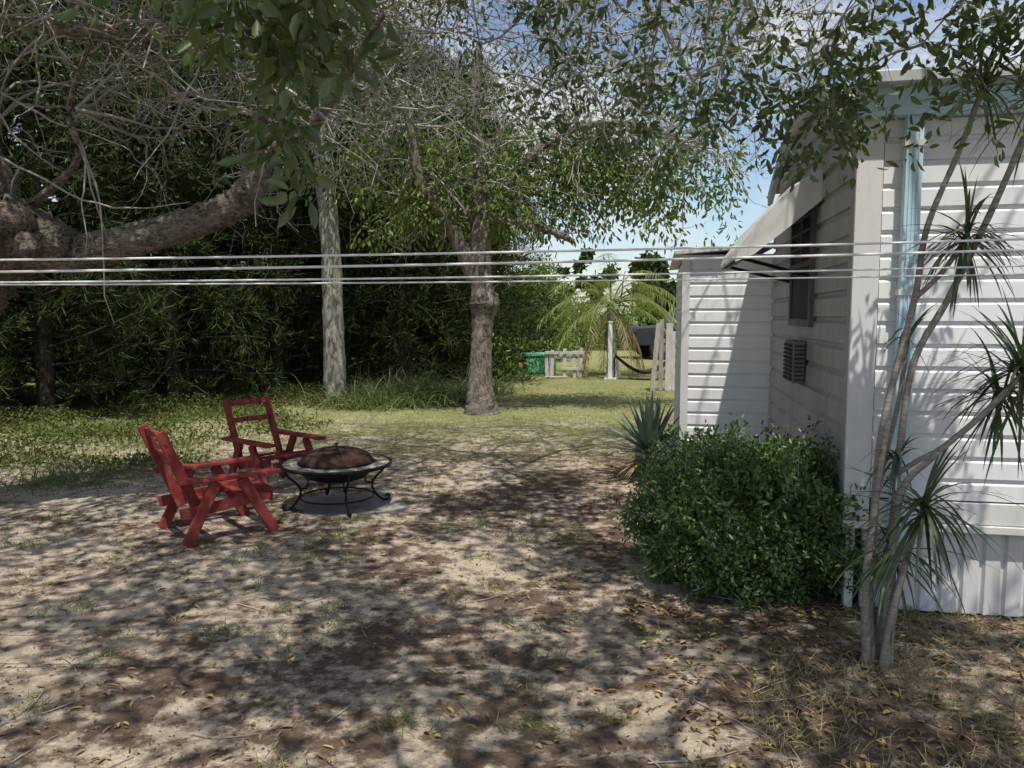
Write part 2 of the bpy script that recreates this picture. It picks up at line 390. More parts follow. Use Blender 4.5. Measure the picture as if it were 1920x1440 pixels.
me=bpy.data.meshes.new('bowed_roof'); me.from_pydata(V,[],Fc); mkobj('bowed_roof',me,M_roof,home)
b=MB(); b.box(-.05,4.35,-.10,-.03,2.60,2.80); b.obj('fascia',M_blue,home,.006)
b=MB(); b.box(-.05,4.38,-.17,-.102,2.74,2.81); b.obj('gutter',M_roof,home,.01)
b=MB(); b.box(.195,.275,-.085,-.032,.16,2.60)
for x in (.215,.235,.255): b.box(x-.004,x+.004,-.089,-.085,.16,2.60)
b.plank((.235,-.06,.17),(.17,-.14,.06),(1,0,0),.08,.05); b.obj('downspout',M_blue,home,.006)
b=MB()
for z in (.9,1.7,2.45): b.box(.185,.285,-.092,-.03,z,z+.03)
b.obj('downspout_straps',M_trim,home)
V=[];Fc=[];x=.15;pts=[]
while x<4.2:
    for dx,yy in ((0,-.0),(.012,.018),(.022,.018),(.034,0)): pts.append((x+dx,yy))
    x+=.105
for x,yy in pts: V+=[(x,yy+.02,0.0),(x,yy+.02,.452)]
for i in range(len(pts)-1): Fc.append((2*i,2*i+2,2*i+3,2*i+1))
me=bpy.data.meshes.new('skirting'); me.from_pydata(V,[],Fc); mkobj('skirting',me,M_skirt,home)
b=MB(); b.box(0,.045,.0,.05,-.02,.45); b.box(.09,.13,.02,.06,-.02,.45); b.obj('corner_post',M_trim,home,.003)
b=MB(); b.box(.06,4.2,.09,D,-.02,.5); b.obj('underfloor',M_dark,home)
b=MB(); b.box(.03,.05,.05,D,0,.47); b.obj('side_skirt',M_skirt,home)
b=MB(); y0,y1,z0,z1=.98,1.78,1.52,2.42
for a in ((y0,y1,z0,z0+.05),(y0,y1,z1-.05,z1),(y0,y0+.05,z0+.05,z1-.05),(y1-.05,y1,z0+.05,z1-.05),(y0+.05,y1-.05,1.93,1.965)):
    b.box(-.05,.0,a[0],a[1],a[2],a[3])
b.obj('window_frame',M_darkg,home,.004)
b=MB(); b.box(-.036,.001,y0+.05,y1-.05,z0+.05,z1-.05); b.obj('window_glass',M_glass,home)
b=MB()
for z in (2.06,2.16,2.26): b.box(-.047,-.037,y0+.05,y1-.05,z,z+.018)
b.box(-.046,-.0365,(y0+y1)/2-.01,(y0+y1)/2+.01,1.97,2.37); b.obj('window_bars',M_wgrey,home)
V=[];Fc=[];nr=26
for i in range(nr+1):
    yy=.84+i*(1.08/nr); bump=.012*(i%2)
    for (x,z) in ((-.02,2.50),(-.20,2.40),(-.40,2.19),(-.52,2.02),(-.54,1.95+.018*(i%2))): V.append((x-bump*.3,yy,z+bump))
for i in range(nr):
    for j in range(4): a=i*5+j; Fc.append((a,a+1,a+6,a+5))
me=bpy.data.meshes.new('awning_top'); me.from_pydata(V,[],Fc); o=mkobj('awning_top',me,M_awn,home)
s=o.modifiers.new('s','SOLIDIFY'); s.thickness=.004
for yy,nm in ((.835,'awning_side'),(1.925,'awning_side')):
    me=bpy.data.meshes.new(nm); me.from_pydata([(-.02,yy,2.5),(-.2,yy,2.4),(-.4,yy,2.19),(-.52,yy,2.02),(-.54,yy,1.94),(-.42,yy,1.99),(-.22,yy,2.15),(-.02,yy,2.32)],[],[(0,1,6,7),(1,2,5,6),(2,3,4,5)])
    o=mkobj(nm,me,M_awn,home); s=o.modifiers.new('s','SOLIDIFY'); s.thickness=.004
b=MB(); b.cyl((-.50,.9,1.97),(-.01,1.0,1.84),.012,8); b.cyl((-.50,1.85,1.97),(-.01,1.78,1.84),.012,8); b.cyl((-.5,.86,1.96),(-.5,1.9,1.96),.012,8)
b.obj('awning_arms',M_black,home)
b=MB(); b.box(-.11,-.024,1.17,1.5,1.13,1.42); b.obj('vent_box',M_wgrey,home,.01)
b=MB()
for i in range(9): b.box(-.122,-.111,1.185,1.485,1.147+i*.029,1.163+i*.029)
for i in range(9): b.box(-.1,-.03,1.160,1.169,1.15+i*.029,1.158+i*.029)
b.obj('vent_louvers',M_dark,home)
siding('shed_front_wall',(-.76,D+.02,0),(1,0,0),(0,-1,0),.76,.12,2.14,.118,.015,M_white,home)
siding('shed_side_wall',(-.78,D+2.4,0),(0,-1,0),(-1,0,0),2.38,.12,2.12,.118,.015,M_white,home)
b=MB(); b.box(-.77,3.6,D+.03,D+2.4,.02,2.12); b.obj('shed_core',M_dark,home)
b=MB(); b.box(-.805,-.735,D-.012,D+.02,.1,2.14); b.box(-.805,-.781,D+.02,D+.09,.1,2.14); b.obj('shed_corner_trim',M_trim,home,.003)
b=MB(); b.plank((-.88,D+1.18,2.155),(-.005,D+1.18,2.215),(0,1,0),2.52,.035); b.obj('shed_roof',M_trim,home,.004)

# ---------------------------------------------------------------- red chairs
def chair(loc,ang):
    e=empty('red_wooden_chair',(loc[0],loc[1],.005),ang); W=.29
    b=MB(); Yv=(0,1,0)
    for s in (-1,1):
        y=s*W
        b.plank((.08,y,.425),(.315,y,0.0),(1,0,0),.075,.035)
        b.plank((-.10,y,.425),(-.315,y,0.0),(1,0,0),.075,.035)
    b.obj('legs',M_red,e,.004)
    b=MB()
    for s in (-1,1): b.plank((-.36,s*(W-.01),.447),(.36,s*(W-.01),.447),Yv,.095,.03)
    b.obj('armrests',M_red,e,.006)
    b=MB()
    for s in (-1,1):
        y=s*(W-.037); b.plank((-.34,y,.215),(.30,y,.275),(0,0,1),.075,.032)
    b.obj('seat_rails',M_red,e,.004)
    b=MB()
    for s in (-1,1):
        y=s*(W-.073); b.plank((-.19,y,.17),(-.445,y,.80),(1,0,0),.070,.034)
    b.obj('back_posts',M_red,e,.004)
    b=MB(); d=np.array([-.255,0,.63]); d/=np.linalg.norm(d)
    for t,w in ((.64,.05),(.47,.045)):
        c=np.array([-.19,0,.17])+d*t; b.plank((c[0]+.012,-W+.091,c[2]),(c[0]+.012,W-.091,c[2]),tuple(d),w,.024)
    b.obj('back_rails',M_red,e,.004)
    b=MB()
    for x,z,w in ((.275,.318,.07),(.10,.300,.05),(-.16,.275,.05)): b.plank((x,-W+.02,z),(x,W-.02,z),(1,0,.09),w,.022)
    b.plank((.32,-W+.055,.25),(.32,W-.055,.25),(0,0,1),.07,.022)
    b.obj('seat_slats',M_red,e,.004)
    b=MB()
    for s in (-1,1):
        for x,z in ((-.385,.65),(-.41,.72)): b.cyl((x,s*(W-.057),z),(x,s*(W-.048),z),.014,10)
        for x,z in ((-.225,.25),(.17,.262)): b.cyl((x,s*(W+.016),z),(x,s*(W+.024),z),.012,10)
    b.obj('bolts',M_red,e)
    return e
chair((-2.19,5.62),math.atan2(.64,.77))
chair((-2.22,7.10),math.atan2(-.62,.78))

# ---------------------------------------------------------------- fire pit
pit=empty('fire_pit',(-1.46,6.32,.0),.35); pit.scale=(1,1,.94)
revolve('tile_ring',[(.315,.385),(.32,.402),(.435,.402),(.436,.385)],M_slate,pit)
revolve('metal_rim',[(.436,.380),(.436,.404),(.452,.404),(.458,.395),(.455,.378),(.436,.376)],M_black,pit)
revolve('inner_rim',[(.30,.39),(.30,.408),(.319,.408),(.319,.39)],M_black,pit)
revolve('fire_bowl',[(.31,.395),(.30,.34),(.25,.28),(.16,.245),(.001,.235)],M_black,pit)
revolve('mesh_dome',[(.302,.408),(.295,.435),(.26,.475),(.20,.507),(.12,.528),(.04,.537),(.001,.538)],M_rust,pit)
wl=[]
for r0,z0 in ((.302,.411),):
    a=np.linspace(0,2*np.pi,50); wl.append((np.stack([r0*np.cos(a),r0*np.sin(a),np.full(50,z0)],-1),np.full(50,.005)))
for k in range(2):
    a=k*math.pi/2; t=np.linspace(-1,1,21); r=t*.30; z=.41+.129*np.sqrt(np.clip(1-t**2,0,1))
    wl.append((np.stack([r*math.cos(a),r*math.sin(a),z],-1),np.full(21,.004)))
a=np.linspace(0,2*np.pi,50)
wl.append((np.stack([.30*np.cos(a),.30*np.sin(a),np.full(50,.10)],-1),np.full(50,.007)))
wl.append((np.stack([.29*np.cos(a),.29*np.sin(a),np.full(50,.36)],-1),np.full(50,.007)))
tubes('dome_and_ring_rods',wl,M_black,pit,8)
wl=[]
for k in range(4):
    a=k*math.pi/2+.1; prof=[(.42,.375),(.40,.31),(.34,.25),(.30,.19),(.31,.12),(.36,.05),(.41,.02),(.445,.035),(.44,.065),(.415,.06)]
    P=[(r*math.cos(a),r*math.sin(a),z) for r,z in prof]; wl.append(smoothline(P,[.010]*len(P),5))
    prof=[(.36,.36),(.30,.33),(.24,.27),(.25,.2),(.30,.19)]
    P=[(r*math.cos(a),r*math.sin(a),z) for r,z in prof]; wl.append(smoothline(P,[.007]*len(P),5))
tubes('scroll_legs',wl,M_black,pit,8)
b=MB(); b.cyl((0,0,.535),(0,0,.56),.007); b.cyl((0,0,.56),(0,0,.572),.02); b.obj('dome_knob',M_black,pit,.003)
b=MB(); b.box(-.42,.42,-.38,.38,-.03,.012); o=b.obj('concrete_pad',M_concrete,None,.012); o.location=(-1.36,6.40,-.002); o.rotation_euler=(0,0,.4)

# ---------------------------------------------------------------- clotheslines
cl=empty('clothesline')
def rope(p0,p1,sag,r=.0042):
    t=np.linspace(0,1,40)[:,None]; P=np.array(p0)*(1-t)+np.array(p1)*t; P[:,2]-=(4*sag*t*(1-t)).ravel()
    return (P,np.full(40,r))
rp=[rope((-4.2,2.72,1.785),(3.6,2.42,1.905),.045),
    rope((-4.2,2.62,1.725),(3.6,2.62,1.88),.035,.0048),
    rope((-4.2,2.95,1.718),(3.6,3.12,1.84),.035),
    rope((-4.2,3.05,1.722),(3.6,3.25,1.80),.030,.0036)]
tubes('ropes',rp,M_rope,cl,6)
b=MB(); b.box(-4.27,-4.17,2.78,2.88,0,1.95); b.box(-4.25,-4.19,2.5,3.2,1.70,1.80); b.box(3.57,3.67,2.7,2.8,0,2.0); b.box(3.59,3.65,2.3,3.35,1.78,1.92); b.obj('posts',M_wood,cl,.01)

# ---------------------------------------------------------------- large leaning tree (left)
T1=empty('leaning_oak_tree')
limb=smoothline([(-4.9,6.2,-.1),(-4.75,6.15,.8),(-4.5,6.1,1.6),(-4.1,6.05,2.10),(-3.75,6.0,2.18),(-3.4,6.0,2.08),(-3.2,6,2.10),(-2.75,6,2.22),(-2.3,6,2.36),(-2.02,6,2.52),(-1.93,6,2.78),(-1.86,6,3.1),(-1.8,6,3.4),(-1.62,6,3.9),(-1.2,6.1,4.6)],
                 [.42,.36,.34,.34,.25,.15,.13,.115,.115,.11,.10,.088,.08,.07,.05],14)
base=[limb,
      smoothline([(-4.2,6.05,2.2),(-4.05,6.0,2.6),(-4.2,5.9,3.2),(-4.0,5.9,3.9),(-3.4,5.9,4.5)],[.25,.2,.16,.13,.09],8),
      smoothline([(-3.9,5.9,3.75),(-3.3,5.8,3.68),(-2.7,5.8,3.62),(-2.1,5.9,3.72),(-1.6,6,3.6)],[.06,.045,.04,.035,.02],6),
      smoothline([(-1.9,6,2.85),(-1.6,5.95,2.95),(-1.3,5.8,3.2),(-.9,5.6,3.7)],[.05,.035,.03,.02],6),
      smoothline([(-4.0,6.0,2.35),(-3.6,5.9,2.45),(-3.2,5.8,2.75),(-3.25,5.8,3.1),(-3.0,5.7,3.6)],[.06,.035,.025,.022,.015],6)]
tubes('trunk_and_limbs',base,M_limb,T1,24,.08)
kn=[]
for c,r in (((-3.72,5.83,2.28),.19),((-3.95,5.8,2.15),.22),((-3.42,5.86,2.11),.10),((-3.9,5.78,2.42),.15),((-3.6,5.82,2.12),.12),((-2.03,5.95,2.52),.10),((-1.92,5.95,2.85),.09),((-1.88,5.95,3.06),.08),((-1.84,5.95,3.25),.08)):
    P=np.array([c])+np.linspace(-1,1,14)[:,None]*np.array([[r*.9,0,.2*r]]); R=r*np.sqrt(np.clip(1-np.linspace(-.99,.99,14)**2,0,1)); kn.append((P,R))
tubes('knots',kn,M_limb,T1,22,.11)
out=[];tips=[]
src=[np.array(q) for q in ((-1.8,6,3.4),(-1.62,6,3.9),(-3.0,5.8,3.65),(-2.4,5.8,3.65),(-3.4,5.9,4.4),(-4,5.9,3.9),(-1.3,5.9,3.2),(-3.2,5.8,3.1),(-1.2,6.1,4.6),(-2.8,5.8,3.62),(-4.1,6,3.0),(-1.9,6,3.1),(-3.3,5.8,3.68),(-2.0,5.9,3.7))]
for s in src:
    for k in range(5):
        grow(s,(rng.normal()*.9,rng.normal()*.6+.25,rng.normal()*.35+.18),random.uniform(.9,1.7),.014,2,out,tips,4,.30,.0,7,1.2)
keep=[]
for P,R in out:
    c=P.mean(0)
    if c[1]<6.15 and -3.5<c[0]<-1.4 and c[2]<2.75: continue
    keep.append((P,R))
# long arching suckers in front of the limb
for s in ((-3.9,5.9,3.3),(-3.5,5.85,3.6),(-2.8,5.8,3.6),(-3.2,5.8,2.9),(-2.3,5.85,3.6),(-3.7,5.9,2.7)):
    for k in range(3): keep.append(walk(s,(rng.normal()*.7,-.1,-.4+rng.normal()*.4),random.uniform(.8,1.5),.010,.003,12,.16,-.03))
tubes('twigs',keep,M_twig,T1,4)
tips=[t for t in tips if t[2]>2.6 and not (t[1]<6.3 and -3.6<t[0]<-1.35 and t[2]<3.45)]
sel=random.sample(tips,min(len(tips),1200))
clusterleaves('leaves',sel,6,.10,.062,.026,M_near,T1)

# ---------------------------------------------------------------- shade tree overhead
T2=empty('shade_tree')
SV=np.array([.094,-.424,1.0])
L0=(1.6,-3.4)
limbs=[smoothline([(L0[0],L0[1],-.1),(L0[0],L0[1],1.8),(L0[0]-.1,L0[1]+.1,3.9)],[.32,.26,.24],8)]
ends=[(-4.6,-1.0,6.2),(-3.6,2.2,6.4),(-1.6,4.4,6.0),(.6,5.6,5.6),(2.2,5.6,5.3),(-.6,.5,6.8),(-2.6,.4,5.6),(1.2,2.2,6.0)]
L2=[]
for e in ends:
    a=np.array([L0[0]-.1,L0[1]+.1,3.85]); e=np.array(e); pts=[a]
    for t in (.15,.3,.45,.6,.75,.88): pts.append(a+(e-a)*t+rng.normal(size=3)*np.array([.38,.3,.2])+np.array([0,0,.5*math.sin(t*3.14)]))
    pts.append(e); l=smoothline(pts,[.08,.045,.032,.024,.02,.016,.012,.008],5); limbs.append(l); L2.append(l)
tubes('trunk_and_limbs',limbs,M_barkg,T2,8,.05)
out=[]
for P,R in L2:
    for i in range(8,len(P),2):
        for k in range(2): grow(P[i],(rng.normal()*.8,rng.normal()*.6+.1,rng.normal()*.25),random.uniform(.7,1.3),.012,1,out,[],4,.3,-.01,6,1.0)
out2=[];tips2=[]
for k in range(270):
    s=np.array([rng.uniform(-2.2,3.6),rng.uniform(6.4,9.2),rng.uniform(3.9,5.8)])
    grow(s,(rng.normal()*.8,rng.normal()*.4,-.3+rng.normal()*.3),random.uniform(.9,1.5),.012,2,out2,tips2,4,.32,-.02,7,1.1)
out2=[(P,R) for P,R in out2 if not (P[:,0].max()>2.2 and P[:,2].min()<3.1)]
big=[smoothline([(.6,5.6,5.6),(.2,6.6,4.9),(-.6,7.2,4.7),(-1.4,7.6,5.0),(-2.2,7.8,5.2)],[.035,.032,.03,.025,.015]),smoothline([(2.2,5.6,5.3),(2.5,6.8,4.7),(3.5,7.8,4.9)],[.03,.025,.015]),
     smoothline([(.6,5.6,5.6),(1.0,7.0,4.7),(1.6,7.8,4.2),(2.2,8.6,3.7),(2.5,8.8,3.3)],[.03,.028,.022,.014,.006]),smoothline([(.2,6.6,4.9),(.3,7.6,4.3),(.9,8.2,3.8),(1.0,8.6,3.4)],[.025,.02,.014,.006])]
tubes('twigs',out+out2+big,M_twig,T2,3)
C=[]
while len(C)<590:
    g=np.array([rng.uniform(-7.0,2.6),rng.uniform(.6,8.5)]); z=rng.uniform(4.6,7.0)
    v=math.sin(g[0]*1.9+1.3*math.sin(g[1]*1.1))*math.sin(g[1]*2.3+math.sin(g[0]*2.0+1))
    if v>.22 and rng.uniform()<.88: continue
    c=np.array([g[0],g[1],0])+SV*z
    if g[0]>.75 and g[1]>3.2: continue
    C.append(c)
for i in range(60):
    g=np.array([rng.uniform(1.0,3.6),rng.uniform(1.2,4.0),0]); C.append(g+SV*rng.uniform(5,7))
C=np.array(C); per=38
cc=np.repeat(C,per,0); pos=cc+rng.normal(size=cc.shape)*np.array([.23,.23,.14])
leaves('canopy_leaves',pos,rdir(len(pos))*np.array([1,1,.5]),.12*rng.uniform(.7,1.2,len(pos)),.055,M_leaf,T2,.2,.8)
tw=[]
for c in C:
    for k in range(3):
        d=rng.normal(size=3)*np.array([1,1,.4]); tw.append(walk(c-norm(d)*.35,d,.7,.008,.002,4,.2,0))
tubes('canopy_twigs',tw,M_twig,T2,3)
tips2=[t for t in tips2 if not(t[0]>2.0 and t[2]<3.2)]
sel=random.sample(tips2,min(len(tips2),800)); clusterleaves('sparse_leaves',sel,5,.09,.07,.028,M_leaf,T2)
def spray(specs,nm,mat,L,W,per):
    o=[];t=[]
    for s,e,r,nk in specs:
        s=np.array(s);e=np.array(e); m=(s+e)/2+np.array([0,0,.08])
        l=smoothline([s,m,e],[r,r*.7,r*.4],6); o.append(l)
        P=l[0]
        for k in range(nk):
            i=random.randint(3,len(P)-1); d=P[i]-P[i-1]
            grow(P[i],norm(d)+rng.normal(size=3)*.8,random.uniform(.18,.38),r*.35,1,o,t,3,.2,-.05,5,1.0)
    tubes(nm+'_twigs',o,M_twig,T2,4)
    return clusterleaves(nm+'_leaves',t,per,.035,L,W,mat,T2,.5)
spray([((-.55,1.7,3.5),(-.62,2.25,2.75),.012,4),((-.60,2.25,2.75),(-.56,2.35,2.42),.008,7),((-.65,2.2,2.9),(-.78,2.3,2.6),.008,5),((-.62,2.2,2.8),(-.45,2.3,2.45),.007,5),
       ((-1.0,2.1,3.2),(-1.15,2.5,2.68),.008,5)],'hanging_spray',M_near,.08,.036,4)
spray([((2.9,1.4,4.3),(2.2,3.2,2.98),.014,15),((2.6,2.0,3.9),(1.75,3.4,2.75),.011,16),((1.9,1.8,4.2),(1.35,3.5,2.72),.011,16),((2.2,3.2,2.98),(1.95,3.4,2.62),.009,13),
       ((1.75,3.4,2.75),(1.45,3.6,2.5),.008,15),((1.4,2.4,3.9),(1.0,3.8,2.8),.011,14),((1.0,3.8,2.8),(.85,4.1,2.6),.008,8),((2.7,2.3,3.6),(2.35,3.1,2.95),.009,16),((2.0,2.4,3.6),(1.6,3.3,3.05),.009,12)],'eave_spray',M_leaf,.07,.028,3)
spray([((.6,3.2,4.3),(.45,4.9,3.1),.012,11),((.9,4.0,4.2),(.85,5.0,2.95),.011,12),((.2,4.4,4.2),(.25,5.2,3.05),.011,10),((1.2,4.4,4.2),(1.25,5.3,3.05),.011,10),((-.4,4.4,4.3),(-.2,5.4,3.3),.011,5)],'middle_spray',M_leaf,.075,.032,3)

# ---------------------------------------------------------------- central tree
T3=empty('backyard_tree',(0,0,0))
tr=[smoothline([(-.50,12.5,-.1),(-.51,12.5,.12),(-.52,12.5,.5),(-.5,12.5,1.2),(-.47,12.5,1.58),(-.45,12.5,1.78),(-.48,12.5,2.05),(-.52,12.5,2.6),(-.47,12.5,3.2),(-.5,12.5,3.9),(-.6,12.4,4.8),(-.5,12.3,5.8)],
               [.34,.27,.20,.175,.19,.26,.19,.18,.17,.11,.09,.05],9),
    smoothline([(-.60,12.5,2.2),(-.85,12.4,2.75),(-1.18,12.3,3.3),(-1.45,12.2,3.8),(-1.55,12.1,4.5),(-1.9,12,5.4)],[.15,.12,.11,.09,.07,.04],6),
    smoothline([(-.45,12.5,3.1),(-.15,12.35,3.12),(.25,12.2,2.98),(.6,12.1,2.9),(.95,12.0,2.72)],[.11,.08,.065,.06,.04],6),
    smoothline([(-.45,12.5,3.2),(-.2,12.5,3.5),(.3,12.4,4.1),(1.0,12.3,4.5),(1.9,12.1,4.5),(2.7,12,4.2)],[.1,.08,.07,.05,.04,.02],6),
    smoothline([(-.5,12.5,3.05),(-.75,12.4,3.2),(-.8,12.35,3.4)],[.07,.05,.03],5)]
tubes('trunk_and_limbs',tr,M_bark,T3,18,.05)
out=[];tips=[]
for s in ((-1.5,12.2,3.9),(-1.55,12.1,4.5),(-1.9,12,5.2),(-.5,12.4,4.0),(-.55,12.4,4.8),(.3,12.4,4.1),(1.0,12.3,4.5),(1.9,12.1,4.5),(2.5,12,4.3),(1.5,12.2,4.5),(2.6,12,4.2),(.7,12.2,4.3),(-1.3,12.3,3.6),(-.5,12.4,3.7)):
    for k in range(5): grow(s,(rng.normal()*.9,rng.normal()*.5+.1,rng.normal()*.35-.06),random.uniform(1.0,1.7),.022,2,out,tips,4,.25,-.05,6,1.1)
for k in range(5): grow((.7,12.1,2.85),(rng.normal()*.9,rng.normal()*.3,.3),.7,.014,1,out,[],4,.25,-.02,6,1.1)
tubes('twigs',out,M_twig,T3,3)
low=[t for t in tips if 2.9<t[2]<4.6 and (t[1]>11.9)]; hi=[t for t in tips if t[2]>=4.6]
clusterleaves('leaves',random.sample(low,min(len(low),1350)),9,.14,.12,.048,M_leafb,T3,1.0)
clusterleaves('upper_leaves',random.sample(hi,min(len(hi),350)),6,.14,.11,.042,M_leaf,T3,.8)

# straight grey trunk
T4=empty('straight_trunk_tree')
tubes('trunk',[smoothline([(-3.22,14.0,-.1),(-3.24,14.0,1.2),(-3.26,14.0,2.8),(-3.36,14.0,4.4),(-3.45,14.0,6.2)],[.20,.175,.165,.15,.11],10)],M_barkg,T4,16,.05)
out=[];tips=[]
for z in (4.4,5,5.6,6.1):
    for k in range(4): grow((-3.4,14.0,z),(rng.normal(),rng.normal(),.3),1.5,.03,2,out,tips,4,.2,0,6,1.1)
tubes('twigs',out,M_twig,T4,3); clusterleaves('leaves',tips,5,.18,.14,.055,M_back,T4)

# ---------------------------------------------------------------- pines (shared meshes)
def pine_meshes(seed):
    global rng
    rng=np.random.default_rng(seed)
    lines=[smoothline([(0,0,-.1),(.03,0,2.5),(-.02,.03,5),(0,0,8)],[.15,.12,.08,.02],5)]
    bp=[];bd=[]
    for i in range(130):
        z=.4+7.3*(i/130); a=i*2.4+rng.normal()*.3; R=2.4*(1-z/9.2)**.7*rng.uniform(.7,1.1)
        d=np.array([math.cos(a),math.sin(a),.12]); P,Rr=walk((0,0,z),d,R,.025,.007,8,.08,-.02); lines.append((P,Rr))
        for j in range(2,9):
            for s in range(4):
                dd=norm(P[j]-P[j-1])+rng.normal(size=3)*.75+np.array([0,0,.0])
                Q,Rq=walk(P[j],dd,rng.uniform(.25,.5),.006,.003,3,.15,.05)
                for q in Q[1:]:
                    for _ in range(4): bp.append(q); bd.append(norm(Q[-1]-Q[0])*1.0+rng.normal(size=3)*.45+np.array([0,0,.2]))
    bp=np.array(bp);bd=np.array(bd)
    o1=tubes('trunk_and_branches',lines,M_darkbark,None,5)
    o2=straps('needles',bp,bd,rng.uniform(.12,.26,len(bp)),.019,-.3,M_pine,None,2,twist=1)
    return o1,o2
pm=[pine_meshes(11)]
rng=np.random.default_rng(5)
first=True
pl=[(-9.2,10.6,1.0),(-7.3,12.0,1.0),(-6.0,13.6,.95),(-8.9,13.6,1.1),(-4.9,15.9,1.05),(-2.4,16.9,.95),(-1.2,18.2,.95),(-11.2,12.6,1.2),(-3.6,18.4,1.1),(-.7,20.8,.85),(-13,15.5,1.2),(-7.4,16.2,1.2)]
for i,(x,y,s) in enumerate(pl):
    e=empty('pine_tree',(x,y,0),i*1.7); e.scale=(s,s,s)
    for o in pm[0]:
        if first: o.parent=e
        else:
            c=bpy.data.objects.new(o.name.split('.')[0],o.data); scene.collection.objects.link(c); c.parent=e
    first=False

def mass(name,boxes,nleaf,L,W,mat):
    C=[]
    for (x0,x1,y0,y1,z0,z1,nc) in boxes:
        for i in range(nc):
            t=rng.uniform()**.8; x=rng.uniform(x0,x1)
            top=z1*(.78+.22*math.sin(x*1.3+y0)*math.cos(x*.57)); C.append((x,rng.uniform(y0,y1),z0+(top-z0)*t,rng.uniform(.35,.8)))
    C=np.array(C); c=np.repeat(C,nleaf,0); d=rdir(len(c)); pos=c[:,:3]+d*(c[:,3]*rng.uniform(.4,1.05,len(c)))[:,None]
    pos=pos[pos[:,2]>.02]
    e=empty(name); n=len(pos)
    leaves('foliage',pos,rdir(n)-np.array([0,0,.4]),L*rng.uniform(.6,1.2,n),W,mat,e)
    tl=[]
    for (x0,x1,y0,y1,z0,z1,nc) in boxes:
        for k in range(max(2,int((x1-x0)/1.6))):
            x=rng.uniform(x0,x1);y=rng.uniform(y0,y1); tl.append(walk((x,y,0),(0,0,1),z1*.8,.14,.04,6,.08,0))
    tubes('trunks',tl,M_darkbark,e,6); return e
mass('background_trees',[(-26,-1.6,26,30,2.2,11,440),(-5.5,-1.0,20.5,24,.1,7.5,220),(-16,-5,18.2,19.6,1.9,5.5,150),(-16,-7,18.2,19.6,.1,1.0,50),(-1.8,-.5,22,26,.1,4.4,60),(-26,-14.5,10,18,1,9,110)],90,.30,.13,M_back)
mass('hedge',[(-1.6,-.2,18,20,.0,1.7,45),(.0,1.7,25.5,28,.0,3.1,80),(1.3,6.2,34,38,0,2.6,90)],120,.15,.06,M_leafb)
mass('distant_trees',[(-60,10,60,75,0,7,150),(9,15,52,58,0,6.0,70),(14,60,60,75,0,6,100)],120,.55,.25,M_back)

nb=empty('neighbour_house',(-10.6,20.5,0),0)
siding('front_wall',(-4.5,0,0),(1,0,0),(0,-1,0),9,.3,2.7,.2,.015,M_white,nb)
b=MB(); b.box(-4.5,4.5,.02,5,0,2.7); b.obj('walls',M_white,nb)
me=bpy.data.meshes.new('roof'); me.from_pydata([(-4.9,-.5,2.7),(4.9,-.5,2.7),(4.9,5.5,2.7),(-4.9,5.5,2.7),(-4.9,2.5,3.9),(4.9,2.5,3.9)],[],[(0,1,5,4),(2,3,4,5),(1,2,5),(3,0,4),(0,3,2,1)]); mkobj('roof',me,M_roof,nb)
b=MB()
for x in (-3,0,2.6): b.box(x-.5,x+.5,-.04,-.017,1,2.1)
b.obj('windows',M_glass,nb)

# ---------------------------------------------------------------- bush
bush=empty('round_bush',(1.42,4.55,0))
def bushpos(n,lo,hi):
    d=rdir(n); a=np.arctan2(d[:,1],d[:,0]); el=d[:,2]
    r=1+.07*np.sin(a*5+el*4)+.05*np.sin(a*9-el*7)+.06*np.sin(a*3+el*9)+.04*np.sin(a*17+el*13)
    s=r*rng.uniform(lo,hi,n); e=np.sign(d)*np.abs(d)**.86
    return np.stack([e[:,0]*s*.61,e[:,1]*s*.57,.38+e[:,2]*s*.42],-1),d
p,d=bushpos(30000,.78,1.03); k=p[:,2]>.03; p,d=p[k],d[k]; n=len(p)
leaves('leaves',p,d*.6+rdir(n)*.8+np.array([0,0,.2]),rng.uniform(.022,.045,n),.02,M_bush,bush)
tw=[]
for q in bushpos(150,.1,.2)[0]:
    dd=rng.normal(size=3)*np.array([.5,.5,.3])+np.array([0,0,.5]); tw.append(walk((q[0]*.8,q[1]*.8,0),dd,.55,.008,.003,6,.12,0))
q,dq=bushpos(360,.9,.97)
for a,b_ in zip(q,dq): tw.append(walk(a,b_+np.array([0,0,.4])+rng.normal(size=3)*.3,rng.uniform(.08,.20),.003,.0015,4,.15,0))
tubes('stems',tw,M_twig,bush,4)
tp=np.array([t[0][k] for t in tw[150:] for k in (2,3,4)]); clusterleaves('shoots',tp,5,.018,.038,.019,M_bush,bush,-.3)
v=np.array([(-.35,-.43,.44),(-.33,-.45,.43),(-.36,-.44,.41)]); leaves('flowers',np.repeat(v,5,0),rdir(15)+np.array([0,-.6,0]),.028,.02,M_flower,bush)

# ---------------------------------------------------------------- agave
ag=empty('agave_plant',(1.36,7.5,.0))
n=76; i=np.arange(n); a=i*2.39996; el=.0+1.45*(i/n)**.9
d=np.stack([np.cos(a)*np.cos(el),np.sin(a)*np.cos(el),np.sin(el)],-1)
straps('leaves',np.tile([[0,0,.24]],(n,1))+d*.04,d,.52+.05*rng.normal(size=n),.06,.05,M_agave,ag,6,lambda t:(.7+.5*math.sin(min(t*1.6,1)*math.pi*.5))*(1-t**2.2))
tubes('stem',[([(0,0,-.02),(0,0,.15),(0,0,.3)],[.09,.09,.05])],M_bark,ag,10)
n=30; a=rng.uniform(0,6.28,n); straps('dead_leaves',np.tile([[0,0,.18]],(n,1)),np.stack([np.cos(a),np.sin(a),np.full(n,-.1)],-1),.4,.035,.8,M_palmdry,ag,5)

